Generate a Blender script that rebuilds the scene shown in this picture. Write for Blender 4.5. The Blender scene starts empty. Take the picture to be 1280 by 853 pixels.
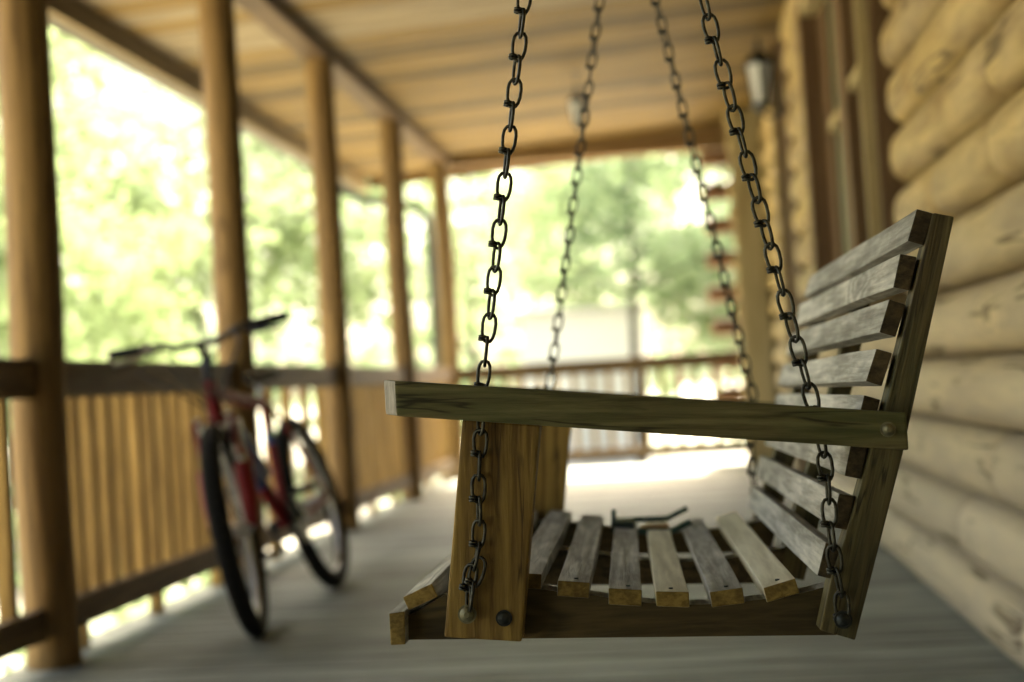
import bpy, bmesh, math, random
from mathutils import Vector, Matrix, noise
R = math.radians
random.seed(7)
sc = bpy.context.scene
col = sc.collection

# ------------------------------------------------------------------ camera
F = 1777.8                      # focal length in photo pixels (50 mm lens, 36 mm wide film)
CAM = Vector((0, 0, 0.732))
def cdir(px, py): return Vector(((px - 640) / F, -(py - 426.5) / F, -1)).normalized()
cy = cdir(856, 467)                                   # porch axis in camera space
cup = cy.cross(cdir(0, 467 + 0.062 * 856)).normalized()
if cup.y < 0: cup.negate()
cx = cy.cross(cup).normalized()
# rows: world axes in camera space -> matrix from camera to world
M3 = Matrix((cx, cy, cup))
cam_d = bpy.data.cameras.new('camera'); cam = bpy.data.objects.new('camera', cam_d); col.objects.link(cam)
cam.matrix_world = Matrix.Translation(CAM) @ M3.to_4x4()
cam_d.lens = 50; cam_d.sensor_width = 36; cam_d.clip_end = 600; cam_d.clip_start = 0.05
cam_d.dof.use_dof = True; cam_d.dof.focus_distance = 1.61; cam_d.dof.aperture_fstop = 2.7
sc.camera = cam
def ray(px, py): return (M3 @ cdir(px, py)).normalized()

# ------------------------------------------------------------------ light
SUN_EL, SUN_AZ = 57.0, 8.0        # azimuth from the porch axis (+Y) towards +X
w = bpy.data.worlds.new('World'); sc.world = w; w.use_nodes = True
nt = w.node_tree
sky = nt.nodes.new('ShaderNodeTexSky'); sky.sky_type = 'NISHITA'; sky.sun_disc = False
sky.sun_elevation = R(SUN_EL); sky.sun_rotation = R(SUN_AZ); sky.dust_density = 6; sky.ozone_density = 0.0; sky.air_density = .45
bg = nt.nodes['Background']; bg.inputs['Strength'].default_value = 0.15
wb = nt.nodes.new('ShaderNodeMix'); wb.data_type = 'RGBA'; wb.blend_type = 'MULTIPLY'; wb.inputs[0].default_value = 1
wb.inputs[7].default_value = (1.08, 1.0, .78, 1)       # daylight filtered by the woods, film balanced warm
nt.links.new(sky.outputs[0], wb.inputs[6]); nt.links.new(wb.outputs[2], bg.inputs['Color'])
sd = bpy.data.lights.new('sun', 'SUN'); sd.energy = 2.9; sd.angle = R(0.6); sd.color = (1, .93, .78)
so = bpy.data.objects.new('sun', sd); col.objects.link(so)
sv = Vector((math.sin(R(SUN_AZ)) * math.cos(R(SUN_EL)), math.cos(R(SUN_AZ)) * math.cos(R(SUN_EL)), math.sin(R(SUN_EL))))
so.rotation_euler = sv.to_track_quat('Z', 'Y').to_euler(); so.location = sv * 60
vs = sc.view_settings; vs.view_transform = 'Standard'; vs.look = 'None'; vs.gamma = 1; vs.use_curve_mapping = False
vs.exposure = 3.58
sc.cycles.use_denoising = True
sc.cycles.max_bounces = 8; sc.cycles.diffuse_bounces = 1; sc.cycles.transparent_max_bounces = 8
sc.cycles.sample_clamp_indirect = 6; sc.cycles.caustics_reflective = False; sc.cycles.caustics_refractive = False

# ------------------------------------------------------------------ helpers
class MB:
    def __init__(s): s.v = []; s.f = []; s.m = []; s.sm = []
    def add(s, vs_, fs, mi=0, smooth=False):
        b = len(s.v); s.v += [tuple(p) for p in vs_]
        for f in fs:
            s.f.append([b + i for i in f]); s.m.append(mi); s.sm.append(smooth)
    def box(s, a, b, mi=0):
        x0, y0, z0 = a; x1, y1, z1 = b
        s.add([(x0,y0,z0),(x1,y0,z0),(x1,y1,z0),(x0,y1,z0),(x0,y0,z1),(x1,y0,z1),(x1,y1,z1),(x0,y1,z1)],
              [(0,3,2,1),(4,5,6,7),(0,1,5,4),(1,2,6,5),(2,3,7,6),(3,0,4,7)], mi)
    def prism(s, poly, d0, d1, mi=0, cap=None, seg=1):
        """poly of (x,z) extruded along y"""
        n = len(poly); cap = mi if cap is None else cap
        area = sum(poly[i][0]*poly[(i+1)%n][1] - poly[(i+1)%n][0]*poly[i][1] for i in range(n))
        if area < 0: poly = poly[::-1]
        vs_ = []
        for k in range(seg + 1):
            d = d0 + (d1 - d0) * k / seg
            vs_ += [(x, d, z) for x, z in poly]
        s.add(vs_, [(k*n+i, k*n+(i+1)%n, (k+1)*n+(i+1)%n, (k+1)*n+i) for k in range(seg) for i in range(n)], mi)
        s.add(vs_[:n], [tuple(range(n))[::-1]], cap); s.add(vs_[-n:], [tuple(range(n))], cap)
    def tube(s, pts, r, n=8, mi=0, closed=False, caps=True):
        pts = [Vector(p) for p in pts]; m = len(pts)
        rr = r if isinstance(r, (list, tuple)) else [r] * m
        vs_ = []; up = None
        for i in range(m):
            if closed: t = pts[(i+1) % m] - pts[i-1]
            else: t = pts[min(i+1, m-1)] - pts[max(i-1, 0)]
            t.normalize()
            if up is None:
                up = Vector((0,0,1)) if abs(t.z) < .9 else Vector((1,0,0))
            a = (up - t * up.dot(t))
            if a.length < 1e-5: a = t.orthogonal()
            a.normalize(); up = a; b = t.cross(a)
            for k in range(n):
                th = 2*math.pi*k/n
                vs_.append(pts[i] + (a*math.cos(th) + b*math.sin(th)) * rr[i])
        rng = m if closed else m - 1
        s.add(vs_, [(i*n+k, i*n+(k+1)%n, ((i+1)%m)*n+(k+1)%n, ((i+1)%m)*n+k) for i in range(rng) for k in range(n)], mi, True)
        if not closed and caps:
            s.add(vs_[:n], [tuple(range(n))[::-1]], mi); s.add(vs_[-n:], [tuple(range(n))], mi)
    def xf(s, M):
        s.v = [tuple(M @ Vector(p)) for p in s.v]; return s
    def build(s, name, mats, parent=None, bevel=0, off=(0,0,0), weld=False):
        me = bpy.data.meshes.new(name)
        o3 = Vector(off)
        me.from_pydata([tuple(Vector(p) - o3) for p in s.v], [], s.f)
        if not isinstance(mats, (list, tuple)): mats = [mats]
        for m in mats: me.materials.append(m)
        for p, mi, sm in zip(me.polygons, s.m, s.sm): p.material_index = mi; p.use_smooth = sm
        if bevel or weld:
            bm = bmesh.new(); bm.from_mesh(me)
            bmesh.ops.remove_doubles(bm, verts=bm.verts, dist=1e-5)
            if bevel:
                ed = [e for e in bm.edges if len(e.link_faces) == 2 and e.calc_face_angle(0) > .5]
                try: bmesh.ops.bevel(bm, geom=ed, offset=bevel, segments=2, profile=.6, affect='EDGES', material=-1)
                except Exception: pass
            bm.to_mesh(me); bm.free()
        me.update()
        o = bpy.data.objects.new(name, me); col.objects.link(o)
        o.location = off
        if parent: o.parent = parent
        return o
def tag(o, label=None, cat=None, group=None, kind=None):
    if label: o['label'] = label
    if cat: o['category'] = cat
    if group: o['group'] = group
    if kind: o['kind'] = kind
    return o
def empty(name, loc=(0,0,0), mat=None):
    o = bpy.data.objects.new(name, None); col.objects.link(o); o.empty_display_size = .1
    if mat is not None: o.matrix_world = mat
    else: o.location = loc
    return o
def children(o): return [c for c in bpy.data.objects if c.parent == o]
def copy_tree(o, parent=None):
    c = o.copy(); col.objects.link(c); c.parent = parent
    for ch in children(o): copy_tree(ch, c)
    return c
def cylx(mb, c, ax, r, L, n=16, mi=0):
    c = Vector(c); ax = Vector(ax).normalized()
    mb.tube([c - ax*L/2, c + ax*L/2], r, n, mi)

# ------------------------------------------------------------------ materials
def mat(name):
    m = bpy.data.materials.new(name); m.use_nodes = True
    t = m.node_tree; b = t.nodes['Principled BSDF']; return m, t, b
def plain(name, c, rough=.5, metal=0, spec=.5, nscale=0, namt=.25):
    m, t, b = mat(name)
    b.inputs['Base Color'].default_value = (*c, 1); b.inputs['Roughness'].default_value = rough
    b.inputs['Metallic'].default_value = metal; b.inputs['Specular IOR Level'].default_value = spec
    if nscale:
        tc = t.nodes.new('ShaderNodeTexCoord'); n = t.nodes.new('ShaderNodeTexNoise'); n.inputs['Scale'].default_value = nscale
        n.inputs['Detail'].default_value = 5
        t.links.new(tc.outputs['Object'], n.inputs['Vector'])
        r = t.nodes.new('ShaderNodeValToRGB'); r.color_ramp.elements[0].position = .3; r.color_ramp.elements[1].position = .7
        r.color_ramp.elements[0].color = (*[x*(1-namt) for x in c], 1); r.color_ramp.elements[1].color = (*[min(1, x*(1+namt)) for x in c], 1)
        t.links.new(n.outputs['Fac'], r.inputs[0]); t.links.new(r.outputs[0], b.inputs['Base Color'])
        bp = t.nodes.new('ShaderNodeBump'); bp.inputs['Strength'].default_value = .2; bp.inputs['Distance'].default_value = .005
        t.links.new(n.outputs['Fac'], bp.inputs['Height']); t.links.new(bp.outputs[0], b.inputs['Normal'])
    return m
def wood(name, dark, light, axis='x', grain=60, stretch=14, rough=.65, knots=True, kscale=3.2, patch=None, patch_amt=.5,
         vary=.18, bump=.25, low_tint=None, cracks=0, spec=.3):
    m, t, b = mat(name); N = t.nodes.new; L = t.links.new
    tc = N('ShaderNodeTexCoord'); oi = N('ShaderNodeObjectInfo')
    ad = N('ShaderNodeVectorMath'); ad.operation = 'ADD'
    rs = N('ShaderNodeVectorMath'); rs.operation = 'SCALE'; rs.inputs['Scale'].default_value = 37.0
    cb = N('ShaderNodeCombineXYZ'); L(oi.outputs['Random'], cb.inputs[0]); L(oi.outputs['Random'], cb.inputs[1]); L(oi.outputs['Random'], cb.inputs[2])
    L(cb.outputs[0], rs.inputs[0]); L(tc.outputs['Object'], ad.inputs[0]); L(rs.outputs[0], ad.inputs[1])
    def mapped(sx):
        mp = N('ShaderNodeMapping'); s = [1, 1, 1]; s['xyz'.index(axis)] = 1/sx
        mp.inputs['Scale'].default_value = s; L(ad.outputs[0], mp.inputs['Vector']); return mp
    mp = mapped(stretch)
    # knots distort the grain
    kv = N('ShaderNodeTexVoronoi'); kv.feature = 'F1'; kv.inputs['Scale'].default_value = kscale
    L(mapped(2.2).outputs[0], kv.inputs['Vector'])
    kr = N('ShaderNodeMapRange'); kr.inputs[1].default_value = .0; kr.inputs[2].default_value = .22; kr.inputs[3].default_value = 1; kr.inputs[4].default_value = 0
    kr.interpolation_type = 'SMOOTHSTEP'
    L(kv.outputs['Distance'], kr.inputs[0])
    big = N('ShaderNodeTexNoise'); big.inputs['Scale'].default_value = grain*.22; big.inputs['Detail'].default_value = 3
    L(mp.outputs[0], big.inputs['Vector'])
    fine = N('ShaderNodeTexNoise'); fine.inputs['Scale'].default_value = grain*2.2; fine.inputs['Detail'].default_value = 6; fine.inputs['Roughness'].default_value = .65
    fine.inputs['Distortion'].default_value = .5
    L(mp.outputs[0], fine.inputs['Vector'])
    # growth-ring lines: sine of warped noise
    ml = N('ShaderNodeMath'); ml.operation = 'MULTIPLY_ADD'; L(big.outputs['Fac'], ml.inputs[0]); ml.inputs[1].default_value = 38
    km = N('ShaderNodeMath'); km.operation = 'MULTIPLY'; L(kr.outputs[0], km.inputs[0]); km.inputs[1].default_value = 16 if knots else 0
    L(km.outputs[0], ml.inputs[2])
    sn = N('ShaderNodeMath'); sn.operation = 'SINE'; L(ml.outputs[0], sn.inputs[0])
    s2 = N('ShaderNodeMath'); s2.operation = 'MULTIPLY_ADD'; L(sn.outputs[0], s2.inputs[0]); s2.inputs[1].default_value = .13; s2.inputs[2].default_value = 0
    s3 = N('ShaderNodeMath'); s3.operation = 'ADD'; L(fine.outputs['Fac'], s3.inputs[0]); L(s2.outputs[0], s3.inputs[1])
    rp = N('ShaderNodeValToRGB'); rp.color_ramp.elements[0].position = .28; rp.color_ramp.elements[1].position = .72
    rp.color_ramp.elements[0].color = (*dark, 1); rp.color_ramp.elements[1].color = (*light, 1)
    L(s3.outputs[0], rp.inputs[0])
    c = rp.outputs[0]
    def mix(fac, a, bcol, blend='MIX'):
        x = N('ShaderNodeMix'); x.data_type = 'RGBA'; x.blend_type = blend
        if isinstance(fac, float): x.inputs[0].default_value = fac
        else: L(fac, x.inputs[0])
        L(a, x.inputs[6])
        if isinstance(bcol, tuple): x.inputs[7].default_value = (*bcol, 1)
        else: L(bcol, x.inputs[7])
        return x.outputs[2]
    if patch:
        pn = N('ShaderNodeTexNoise'); pn.inputs['Scale'].default_value = grain*.16; pn.inputs['Detail'].default_value = 4; pn.inputs['Roughness'].default_value = .7
        L(mapped(3).outputs[0], pn.inputs['Vector'])
        pr = N('ShaderNodeMapRange'); pr.inputs[1].default_value = .42; pr.inputs[2].default_value = .66; pr.inputs[4].default_value = patch_amt
        L(pn.outputs['Fac'], pr.inputs[0]); c = mix(pr.outputs[0], c, patch)
    if low_tint:
        z0, z1, wc, amt = low_tint
        sp = N('ShaderNodeSeparateXYZ'); gm = N('ShaderNodeNewGeometry'); L(gm.outputs['Position'], sp.inputs[0])
        wr = N('ShaderNodeMapRange'); wr.inputs[1].default_value = z0; wr.inputs[2].default_value = z1; wr.inputs[3].default_value = amt; wr.inputs[4].default_value = 0
        L(sp.outputs[2], wr.inputs[0]); c = mix(wr.outputs[0], c, wc)
    if knots:
        kk = N('ShaderNodeMapRange'); kk.inputs[1].default_value = .03; kk.inputs[2].default_value = .085; kk.inputs[3].default_value = .75; kk.inputs[4].default_value = 0
        L(kv.outputs['Distance'], kk.inputs[0]); c = mix(kk.outputs[0], c, tuple(x*.35 for x in dark))
    if cracks:
        cn = N('ShaderNodeTexNoise'); cn.inputs['Scale'].default_value = cracks; cn.inputs['Detail'].default_value = 3; cn.inputs['Distortion'].default_value = .3
        L(mapped(16).outputs[0], cn.inputs['Vector'])
        ab = N('ShaderNodeMath'); ab.operation = 'SUBTRACT'; L(cn.outputs['Fac'], ab.inputs[0]); ab.inputs[1].default_value = .5
        a2 = N('ShaderNodeMath'); a2.operation = 'ABSOLUTE'; L(ab.outputs[0], a2.inputs[0])
        cr_ = N('ShaderNodeMapRange'); cr_.inputs[1].default_value = .004; cr_.inputs[2].default_value = .026; cr_.inputs[3].default_value = .8; cr_.inputs[4].default_value = 0
        L(a2.outputs[0], cr_.inputs[0])
        gn = N('ShaderNodeTexNoise'); gn.inputs['Scale'].default_value = cracks*.5; L(mapped(3).outputs[0], gn.inputs['Vector'])
        gr = N('ShaderNodeMapRange'); gr.inputs[1].default_value = .5; gr.inputs[2].default_value = .56; L(gn.outputs['Fac'], gr.inputs[0])
        gm2 = N('ShaderNodeMath'); gm2.operation = 'MULTIPLY'; L(cr_.outputs[0], gm2.inputs[0]); L(gr.outputs[0], gm2.inputs[1])
        c = mix(gm2.outputs[0], c, tuple(x*.3 for x in dark))
    # every board has its own tone
    vr = N('ShaderNodeMapRange'); vr.inputs[3].default_value = 1 - vary; vr.inputs[4].default_value = 1 + vary; L(oi.outputs['Random'], vr.inputs[0])
    vc = N('ShaderNodeVectorMath'); vc.operation = 'SCALE'; L(c, vc.inputs[0]); L(vr.outputs[0], vc.inputs['Scale'])
    L(vc.outputs[0], b.inputs['Base Color'])
    b.inputs['Roughness'].default_value = rough; b.inputs['Specular IOR Level'].default_value = spec
    bp = N('ShaderNodeBump'); bp.inputs['Strength'].default_value = bump; bp.inputs['Distance'].default_value = .004
    L(s3.outputs[0], bp.inputs['Height']); L(bp.outputs[0], b.inputs['Normal'])
    return m

GREY = (.30, .285, .25)
M = {}
for a in 'xyz':
    M['cedar_'+a] = wood('treated_pine_'+a, (.16,.105,.035), (.36,.25,.085), a, 60, 14)
M['post'] = wood('log_post', (.165,.095,.03), (.345,.21,.072), 'z', 22, 12, kscale=2.2, vary=.06)
M['rail_x'] = wood('rail_wood_x', (.085,.050,.018), (.20,.122,.045), 'x', 40, 14, vary=.08)
M['rail_y'] = wood('rail_wood_y', (.085,.050,.018), (.20,.122,.045), 'y', 40, 14, vary=.08)
M['bal'] = wood('baluster_wood', (.26,.15,.035), (.48,.30,.085), 'z', 40, 14, vary=.16)
M['beam_y'] = wood('beam_wood_y', (.10,.055,.022), (.19,.115,.05), 'y', 24, 14, vary=.03)
M['beam_x'] = wood('beam_wood_x', (.20,.105,.035), (.34,.20,.075), 'x', 24, 14, vary=.03)
M['ceil'] = wood('ceiling_board', (.40,.27,.11), (.62,.46,.21), 'x', 16, 12, kscale=1.6, vary=.0)
M['log'] = wood('peeled_log', (.30,.18,.05), (.68,.48,.175), 'y', 12, 7, kscale=3.4, cracks=9, patch=(.46,.36,.21), patch_amt=.5, vary=.08,
                low_tint=(.3, 1.3, (.64,.56,.41), .65), bump=.35)  # blends to a paler tone towards the foot of the wall
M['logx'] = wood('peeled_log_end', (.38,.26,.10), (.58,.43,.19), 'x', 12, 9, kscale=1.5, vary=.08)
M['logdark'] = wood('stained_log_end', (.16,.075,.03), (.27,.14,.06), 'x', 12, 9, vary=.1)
M['trimdark'] = wood('stained_trim', (.13,.07,.03), (.22,.13,.06), 'z', 24, 14, vary=.05)
M['trimlight'] = wood('pale_trim', (.44,.32,.13), (.64,.50,.25), 'z', 24, 14, vary=.03)
M['arm'] = wood('arm_wood', (.065,.055,.018), (.23,.19,.075), 'x', 75, 16, kscale=2.6, cracks=45, patch=(.09,.11,.035), patch_amt=.55, vary=.02, rough=.7, bump=.5)
M['leg'] = wood('leg_wood', (.15,.085,.016), (.40,.26,.06), 'z', 60, 16, kscale=4.2, cracks=45, vary=.03, bump=.35)
M['backpost'] = wood('back_post_wood', (.045,.034,.012), (.18,.14,.055), 'z', 80, 26, cracks=60, kscale=3, patch=(.10,.11,.045), patch_amt=.5, vary=.02, bump=.5)
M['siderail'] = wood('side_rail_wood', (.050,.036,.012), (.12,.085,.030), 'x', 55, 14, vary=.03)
M['slat_grey'] = wood('weathered_slat', (.29,.27,.21), (.70,.66,.54), 'y', 80, 18, kscale=4, patch=(.13,.122,.095), patch_amt=.6, vary=.14, rough=.75, bump=.6)
M['slat_pale'] = wood('fresh_slat', (.55,.48,.30), (.80,.73,.50), 'y', 60, 16, kscale=4, vary=.05, rough=.7)
M['endgrain'] = wood('end_grain', (.15,.095,.02), (.34,.23,.055), 'x', 120, 1.5, knots=False, vary=.15)
M['darkend_and_shade'] = wood('dark_end_grain_and_shade', (.03,.022,.010), (.11,.08,.035), 'x', 90, 1.5, knots=False, vary=.25)
M['endgrey'] = wood('weathered_end_grain', (.20,.17,.12), (.36,.32,.24), 'z', 90, 3, knots=False, vary=.1)
M['iron'] = plain('dark_chain_steel', (.045,.045,.034), .42, .75, .4, 120, .6)
M['bolt'] = plain('zinc_bolt', (.20,.19,.11), .55, .7, .4, 120, .3)
M['boltdark'] = plain('dark_bolt', (.03,.035,.032), .5, .6, .4, 120, .3)

# ------------------------------------------------------------------ ground, deck
m, t, b = mat('gravel_and_grass'); N = t.nodes.new; L = t.links.new
tc = N('ShaderNodeTexCoord'); n1 = N('ShaderNodeTexNoise'); n1.inputs['Scale'].default_value = .35; n1.inputs['Detail'].default_value = 6
n2 = N('ShaderNodeTexNoise'); n2.inputs['Scale'].default_value = 25; n2.inputs['Detail'].default_value = 4
L(tc.outputs['Object'], n1.inputs[0]); L(tc.outputs['Object'], n2.inputs[0])
r1 = N('ShaderNodeValToRGB'); r1.color_ramp.elements[0].position = .5; r1.color_ramp.elements[1].position = .62
r1.color_ramp.elements[0].color = (.36,.34,.29,1); r1.color_ramp.elements[1].color = (.10,.14,.04,1)
L(n1.outputs[0], r1.inputs[0])
x = N('ShaderNodeMix'); x.data_type = 'RGBA'; x.blend_type = 'MULTIPLY'; x.inputs[0].default_value = .6
r2 = N('ShaderNodeValToRGB'); r2.color_ramp.elements[0].color = (.5,.5,.5,1); r2.color_ramp.elements[0].position = .3; L(n2.outputs[0], r2.inputs[0])
L(r1.outputs[0], x.inputs[6]); L(r2.outputs[0], x.inputs[7]); L(x.outputs[2], b.inputs['Base Color']); b.inputs['Roughness'].default_value = .95
M['ground'] = m
def gz(x, y):
    d = max(0, math.hypot(min(0, x + 3), max(0, y - 14)) )
    return -.75 - .03*min(d, 20) + .12*noise.noise(Vector((x*.08, y*.08, 0)))
g = MB(); nx = ny = 60
xs = [-260 + 520*((i/nx)) for i in range(nx+1)]
def warp(u): return math.copysign(abs(u)**2.2, u)
xs = [260*warp(-1 + 2*i/nx) for i in range(nx+1)]; ys = [260*warp(-1 + 2*i/ny) for i in range(ny+1)]
g.add([(x_, y_, gz(x_, y_)) for y_ in ys for x_ in xs],
      [(j*(nx+1)+i, j*(nx+1)+i+1, (j+1)*(nx+1)+i+1, (j+1)*(nx+1)+i) for j in range(ny) for i in range(nx)], 0, True)
tag(g.build('ground', M['ground']), kind='structure')

# deck boards: across the porch
m, t, b = mat('weathered_deck'); N = t.nodes.new; L = t.links.new
tc = N('ShaderNodeTexCoord'); sp = N('ShaderNodeSeparateXYZ'); L(tc.outputs['Object'], sp.inputs[0])
fl = N('ShaderNodeMath'); fl.operation = 'MULTIPLY'; fl.inputs[1].default_value = 1/.145; L(sp.outputs[1], fl.inputs[0])
ff = N('ShaderNodeMath'); ff.operation = 'FLOOR'; L(fl.outputs[0], ff.inputs[0])
wn = N('ShaderNodeTexWhiteNoise'); wn.noise_dimensions = '1D'; L(ff.outputs[0], wn.inputs['W'])
mp = N('ShaderNodeMapping'); mp.inputs['Scale'].default_value = (.06, 1, 1); L(tc.outputs['Object'], mp.inputs[0])
nf = N('ShaderNodeTexNoise'); nf.inputs['Scale'].default_value = 45; nf.inputs['Detail'].default_value = 6; L(mp.outputs[0], nf.inputs[0])
nb = N('ShaderNodeTexNoise'); nb.inputs['Scale'].default_value = 1.3; nb.inputs['Detail'].default_value = 5; L(tc.outputs['Object'], nb.inputs[0])
rp = N('ShaderNodeValToRGB'); rp.color_ramp.elements[0].position = .3; rp.color_ramp.elements[1].position = .7
rp.color_ramp.elements[0].color = (.13,.14,.112,1); rp.color_ramp.elements[1].color = (.48,.505,.43,1); L(nf.outputs[0], rp.inputs[0])
vm = N('ShaderNodeMapRange'); vm.inputs[3].default_value = .72; vm.inputs[4].default_value = 1.22; L(wn.outputs['Value'], vm.inputs[0])
vb = N('ShaderNodeMapRange'); vb.inputs[1].default_value = .3; vb.inputs[2].default_value = .7; vb.inputs[3].default_value = .8; vb.inputs[4].default_value = 1.15; L(nb.outputs[0], vb.inputs[0])
mm = N('ShaderNodeMath'); mm.operation = 'MULTIPLY'; L(vm.outputs[0], mm.inputs[0]); L(vb.outputs[0], mm.inputs[1])
sc_ = N('ShaderNodeVectorMath'); sc_.operation = 'SCALE'; L(rp.outputs[0], sc_.inputs[0]); L(mm.outputs[0], sc_.inputs['Scale'])
L(sc_.outputs[0], b.inputs['Base Color']); b.inputs['Roughness'].default_value = .6; b.inputs['Specular IOR Level'].default_value = .35
bp = N('ShaderNodeBump'); bp.inputs['Strength'].default_value = .4; bp.inputs['Distance'].default_value = .003; L(nf.outputs[0], bp.inputs['Height']); L(bp.outputs[0], b.inputs['Normal'])
M['deck'] = m
dk = MB(); k0 = int(-3.2/.145)
for k in range(k0, int(11.85/.145)):
    y0 = k*.145 + .006; y1 = (k+1)*.145 - .006
    e = random.uniform(-.004, .004)
    dk.prism([(-1.97+e, -.038), (.84, -.038), (.84, -.003), (.836, 0), (-1.966+e, 0), (-1.97+e, -.003)], y0, y1)
dk_o = dk.build('deck', M['deck']); tag(dk_o, kind='structure')
db = MB()
for X in (-1.90, -1.2, -.5, .2, .78): db.box((X-.02, -3.15, -.23), (X+.02, 11.72, -.042))
db.box((-1.94, 11.73, -.23), (.82, 11.77, -.042))
for y in (-3, 0, 3.0, 5.9, 8.8, 11.6):
    for X in (-1.84, .7): db.box((X-.07, y-.07, -1.0), (X+.07, y+.07, -.235))
tag(db.build('deck_framing', M['rail_y']), 'dark joists and short piers holding the porch boards up off the ground', 'deck framing')

# ------------------------------------------------------------------ posts
PX = -1.867; PY = [.30, 2.12, 3.96, 5.80, 7.53, 9.42, 11.35]
post_labels = {2:'large blurred round log post at far left of the picture', 3:'round log post directly behind the leaning bicycle',
  4:'round log post just past the rear wheel of the bicycle', 5:'fourth log post along the side railing, left of the swing arm tip',
  6:'farthest log post, at the corner where side and end railings meet', 0:'round log post beside the camera, outside the picture', 1:'round log post nearest the camera, outside the picture'}
for i, y in enumerate(PY):
    mb = MB(); pts = []; rs = []
    for k in range(26):
        z = 2.552*k/25
        pts.append((.006*noise.noise(Vector((i*9, 0, z*.9)))*2, .006*noise.noise(Vector((0, i*9, z*.9)))*2, z))
        rs.append(.079 + .004*noise.noise(Vector((i*5, z*2.3, 3))) - .004*z/2.5)
    mb.tube(pts, rs, 24)
    o = mb.build('porch_post', M['post'], off=(0,0,0)); o.location = (PX, y, .001)
    tag(o, post_labels[i], 'post', 'log posts carrying the porch roof')

# ------------------------------------------------------------------ railings
bal = MB(); bal.box((-.021,-.020,0), (.021,.020,.72)); bal_me = bal.build('baluster', M['bal'], bevel=.002)
rail_labels = ['railing bay beside the camera, outside the picture', 'short glimpse of railing at the left picture edge, left of the nearest post',
  'railing bay of golden upright balusters that the bicycle leans against', 'railing bay behind the rear wheel of the bicycle, between second and third visible posts',
  'shaded railing bay behind the tip of the swing arm', 'last side railing bay before the corner post, mostly behind the swing leg']
first = True
lng = MB(); lng.box((-.021,-.020,-.24), (.021,.020,.72)); long_me = lng.build('baluster', M['bal'], bevel=.002); flong = True
def railing(a, bb, label, axis, pitch=.122):
    """bay between two points"""
    global first, flong
    mid = ((a[0]+bb[0])/2, (a[1]+bb[1])/2, 0)
    r = empty('porch_railing', mid); tag(r, label, 'railing', 'railings round the porch')
    Ln = math.hypot(bb[0]-a[0], bb[1]-a[1]); h = Ln/2
    def bx(p0, p1):
        m_ = MB()
        if axis == 'y': m_.box((p0[1], p0[0], p0[2]), (p1[1], p1[0], p1[2]))
        else: m_.box(p0, p1)
        return m_
    wm = M['rail_'+axis]
    bx((-h, -.021, .775), (h, .021, .888)).build('top_rail', wm, r, bevel=.004)
    bx((-h, -.021, .085), (h, .021, .175)).build('bottom_rail', wm, r, bevel=.004)
    n = int(round((Ln-.05)/pitch)); st = Ln/n
    for k in range(n):
        s_ = -h + st*(k+.5) + random.uniform(-.006,.006)
        if axis == 'y' and k % 5 == 1:
            if flong: o = long_me; flong = False
            else: o = long_me.copy(); col.objects.link(o)
        elif first: o = bal_me; first = False
        else: o = bal_me.copy(); col.objects.link(o)
        o.parent = r
        # balusters are fixed to the outer side of the rails
        o.location = (-.041, s_, .10) if axis == 'y' else (s_, .041, .10)
        o.rotation_euler = (random.uniform(-.004,.004), random.uniform(-.004,.004), random.uniform(-.06,.06))
for i in range(6):
    railing((PX, PY[i]+.078), (PX, PY[i+1]-.078), rail_labels[i], 'y', .29 if i == 3 else .21 if i < 2 else .122)
railing((PX+.078, 11.35), (.58, 11.35), 'end railing across the far end of the porch, sunlit from beyond', 'x', .14)

# ------------------------------------------------------------------ roof
roof = empty('porch_roof', (-.5, 5, 2.7)); tag(roof, 'sloping board roof over the porch with its ceiling, beams and eave', 'roof')
def inroof(mb, name, mats, **k):
    return mb.build(name, mats, roof, **k)
def cz(x): return 2.632 + .045*(x + 1.87)
OFF = Vector((-.5, 5, 2.7))
def rb(): return MB()
def shift(mb): mb.v = [tuple(Vector(p) - OFF) for p in mb.v]; return mb
# ceiling boards with lapped joints, each with its own tone
cm = []
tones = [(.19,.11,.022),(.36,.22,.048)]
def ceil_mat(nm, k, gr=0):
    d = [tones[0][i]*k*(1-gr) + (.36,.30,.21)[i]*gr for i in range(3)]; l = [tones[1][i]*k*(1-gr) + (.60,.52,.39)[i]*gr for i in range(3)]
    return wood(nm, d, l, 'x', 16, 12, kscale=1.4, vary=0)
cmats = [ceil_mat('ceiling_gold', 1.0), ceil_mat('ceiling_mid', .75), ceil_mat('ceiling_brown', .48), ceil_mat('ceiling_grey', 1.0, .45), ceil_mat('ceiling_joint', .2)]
cb = rb(); y = -3.4; W = .19
pat = [0,1,2,0,0,2,1,0,1]
k = 0
while y < 12.1:
    yy = min(y + W, 12.12)
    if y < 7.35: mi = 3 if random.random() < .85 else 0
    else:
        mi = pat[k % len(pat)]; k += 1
    j = random.uniform(-.003,.003)
    x0, x1 = -2.62, 3.2
    cb.prism([(x0, cz(x0)+j), (x1, cz(x1)+j), (x1, cz(x1)+.03+j), (x0, cz(x0)+.03+j)], y+.006, yy-.006, mi)
    # bevelled lap strip at each joint
    cb.prism([(x0, cz(x0)+.012), (x1, cz(x1)+.012), (x1, cz(x1)+.028), (x0, cz(x0)+.028)], yy-.0055, yy+.0055, 4)
    y += W
shift(cb); inroof(cb, 'ceiling', cmats)
rf = rb()
rf.prism([(-2.70, cz(-2.7)+.034), (3.3, cz(3.3)+.034), (3.3, cz(3.3)+.12), (-2.70, cz(-2.7)+.12)], -3.5, 12.2)
shift(rf); inroof(rf, 'roof_deck', plain('grey_shingle', (.12,.115,.11), .9, 0, .2, 30))
bmn = rb(); bmn.box((PX-.07, -3.4, 2.553), (PX+.07, 11.67, cz(PX-.07)-.004)); shift(bmn); inroof(bmn, 'beam', M['beam_y'], bevel=.006)
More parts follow.
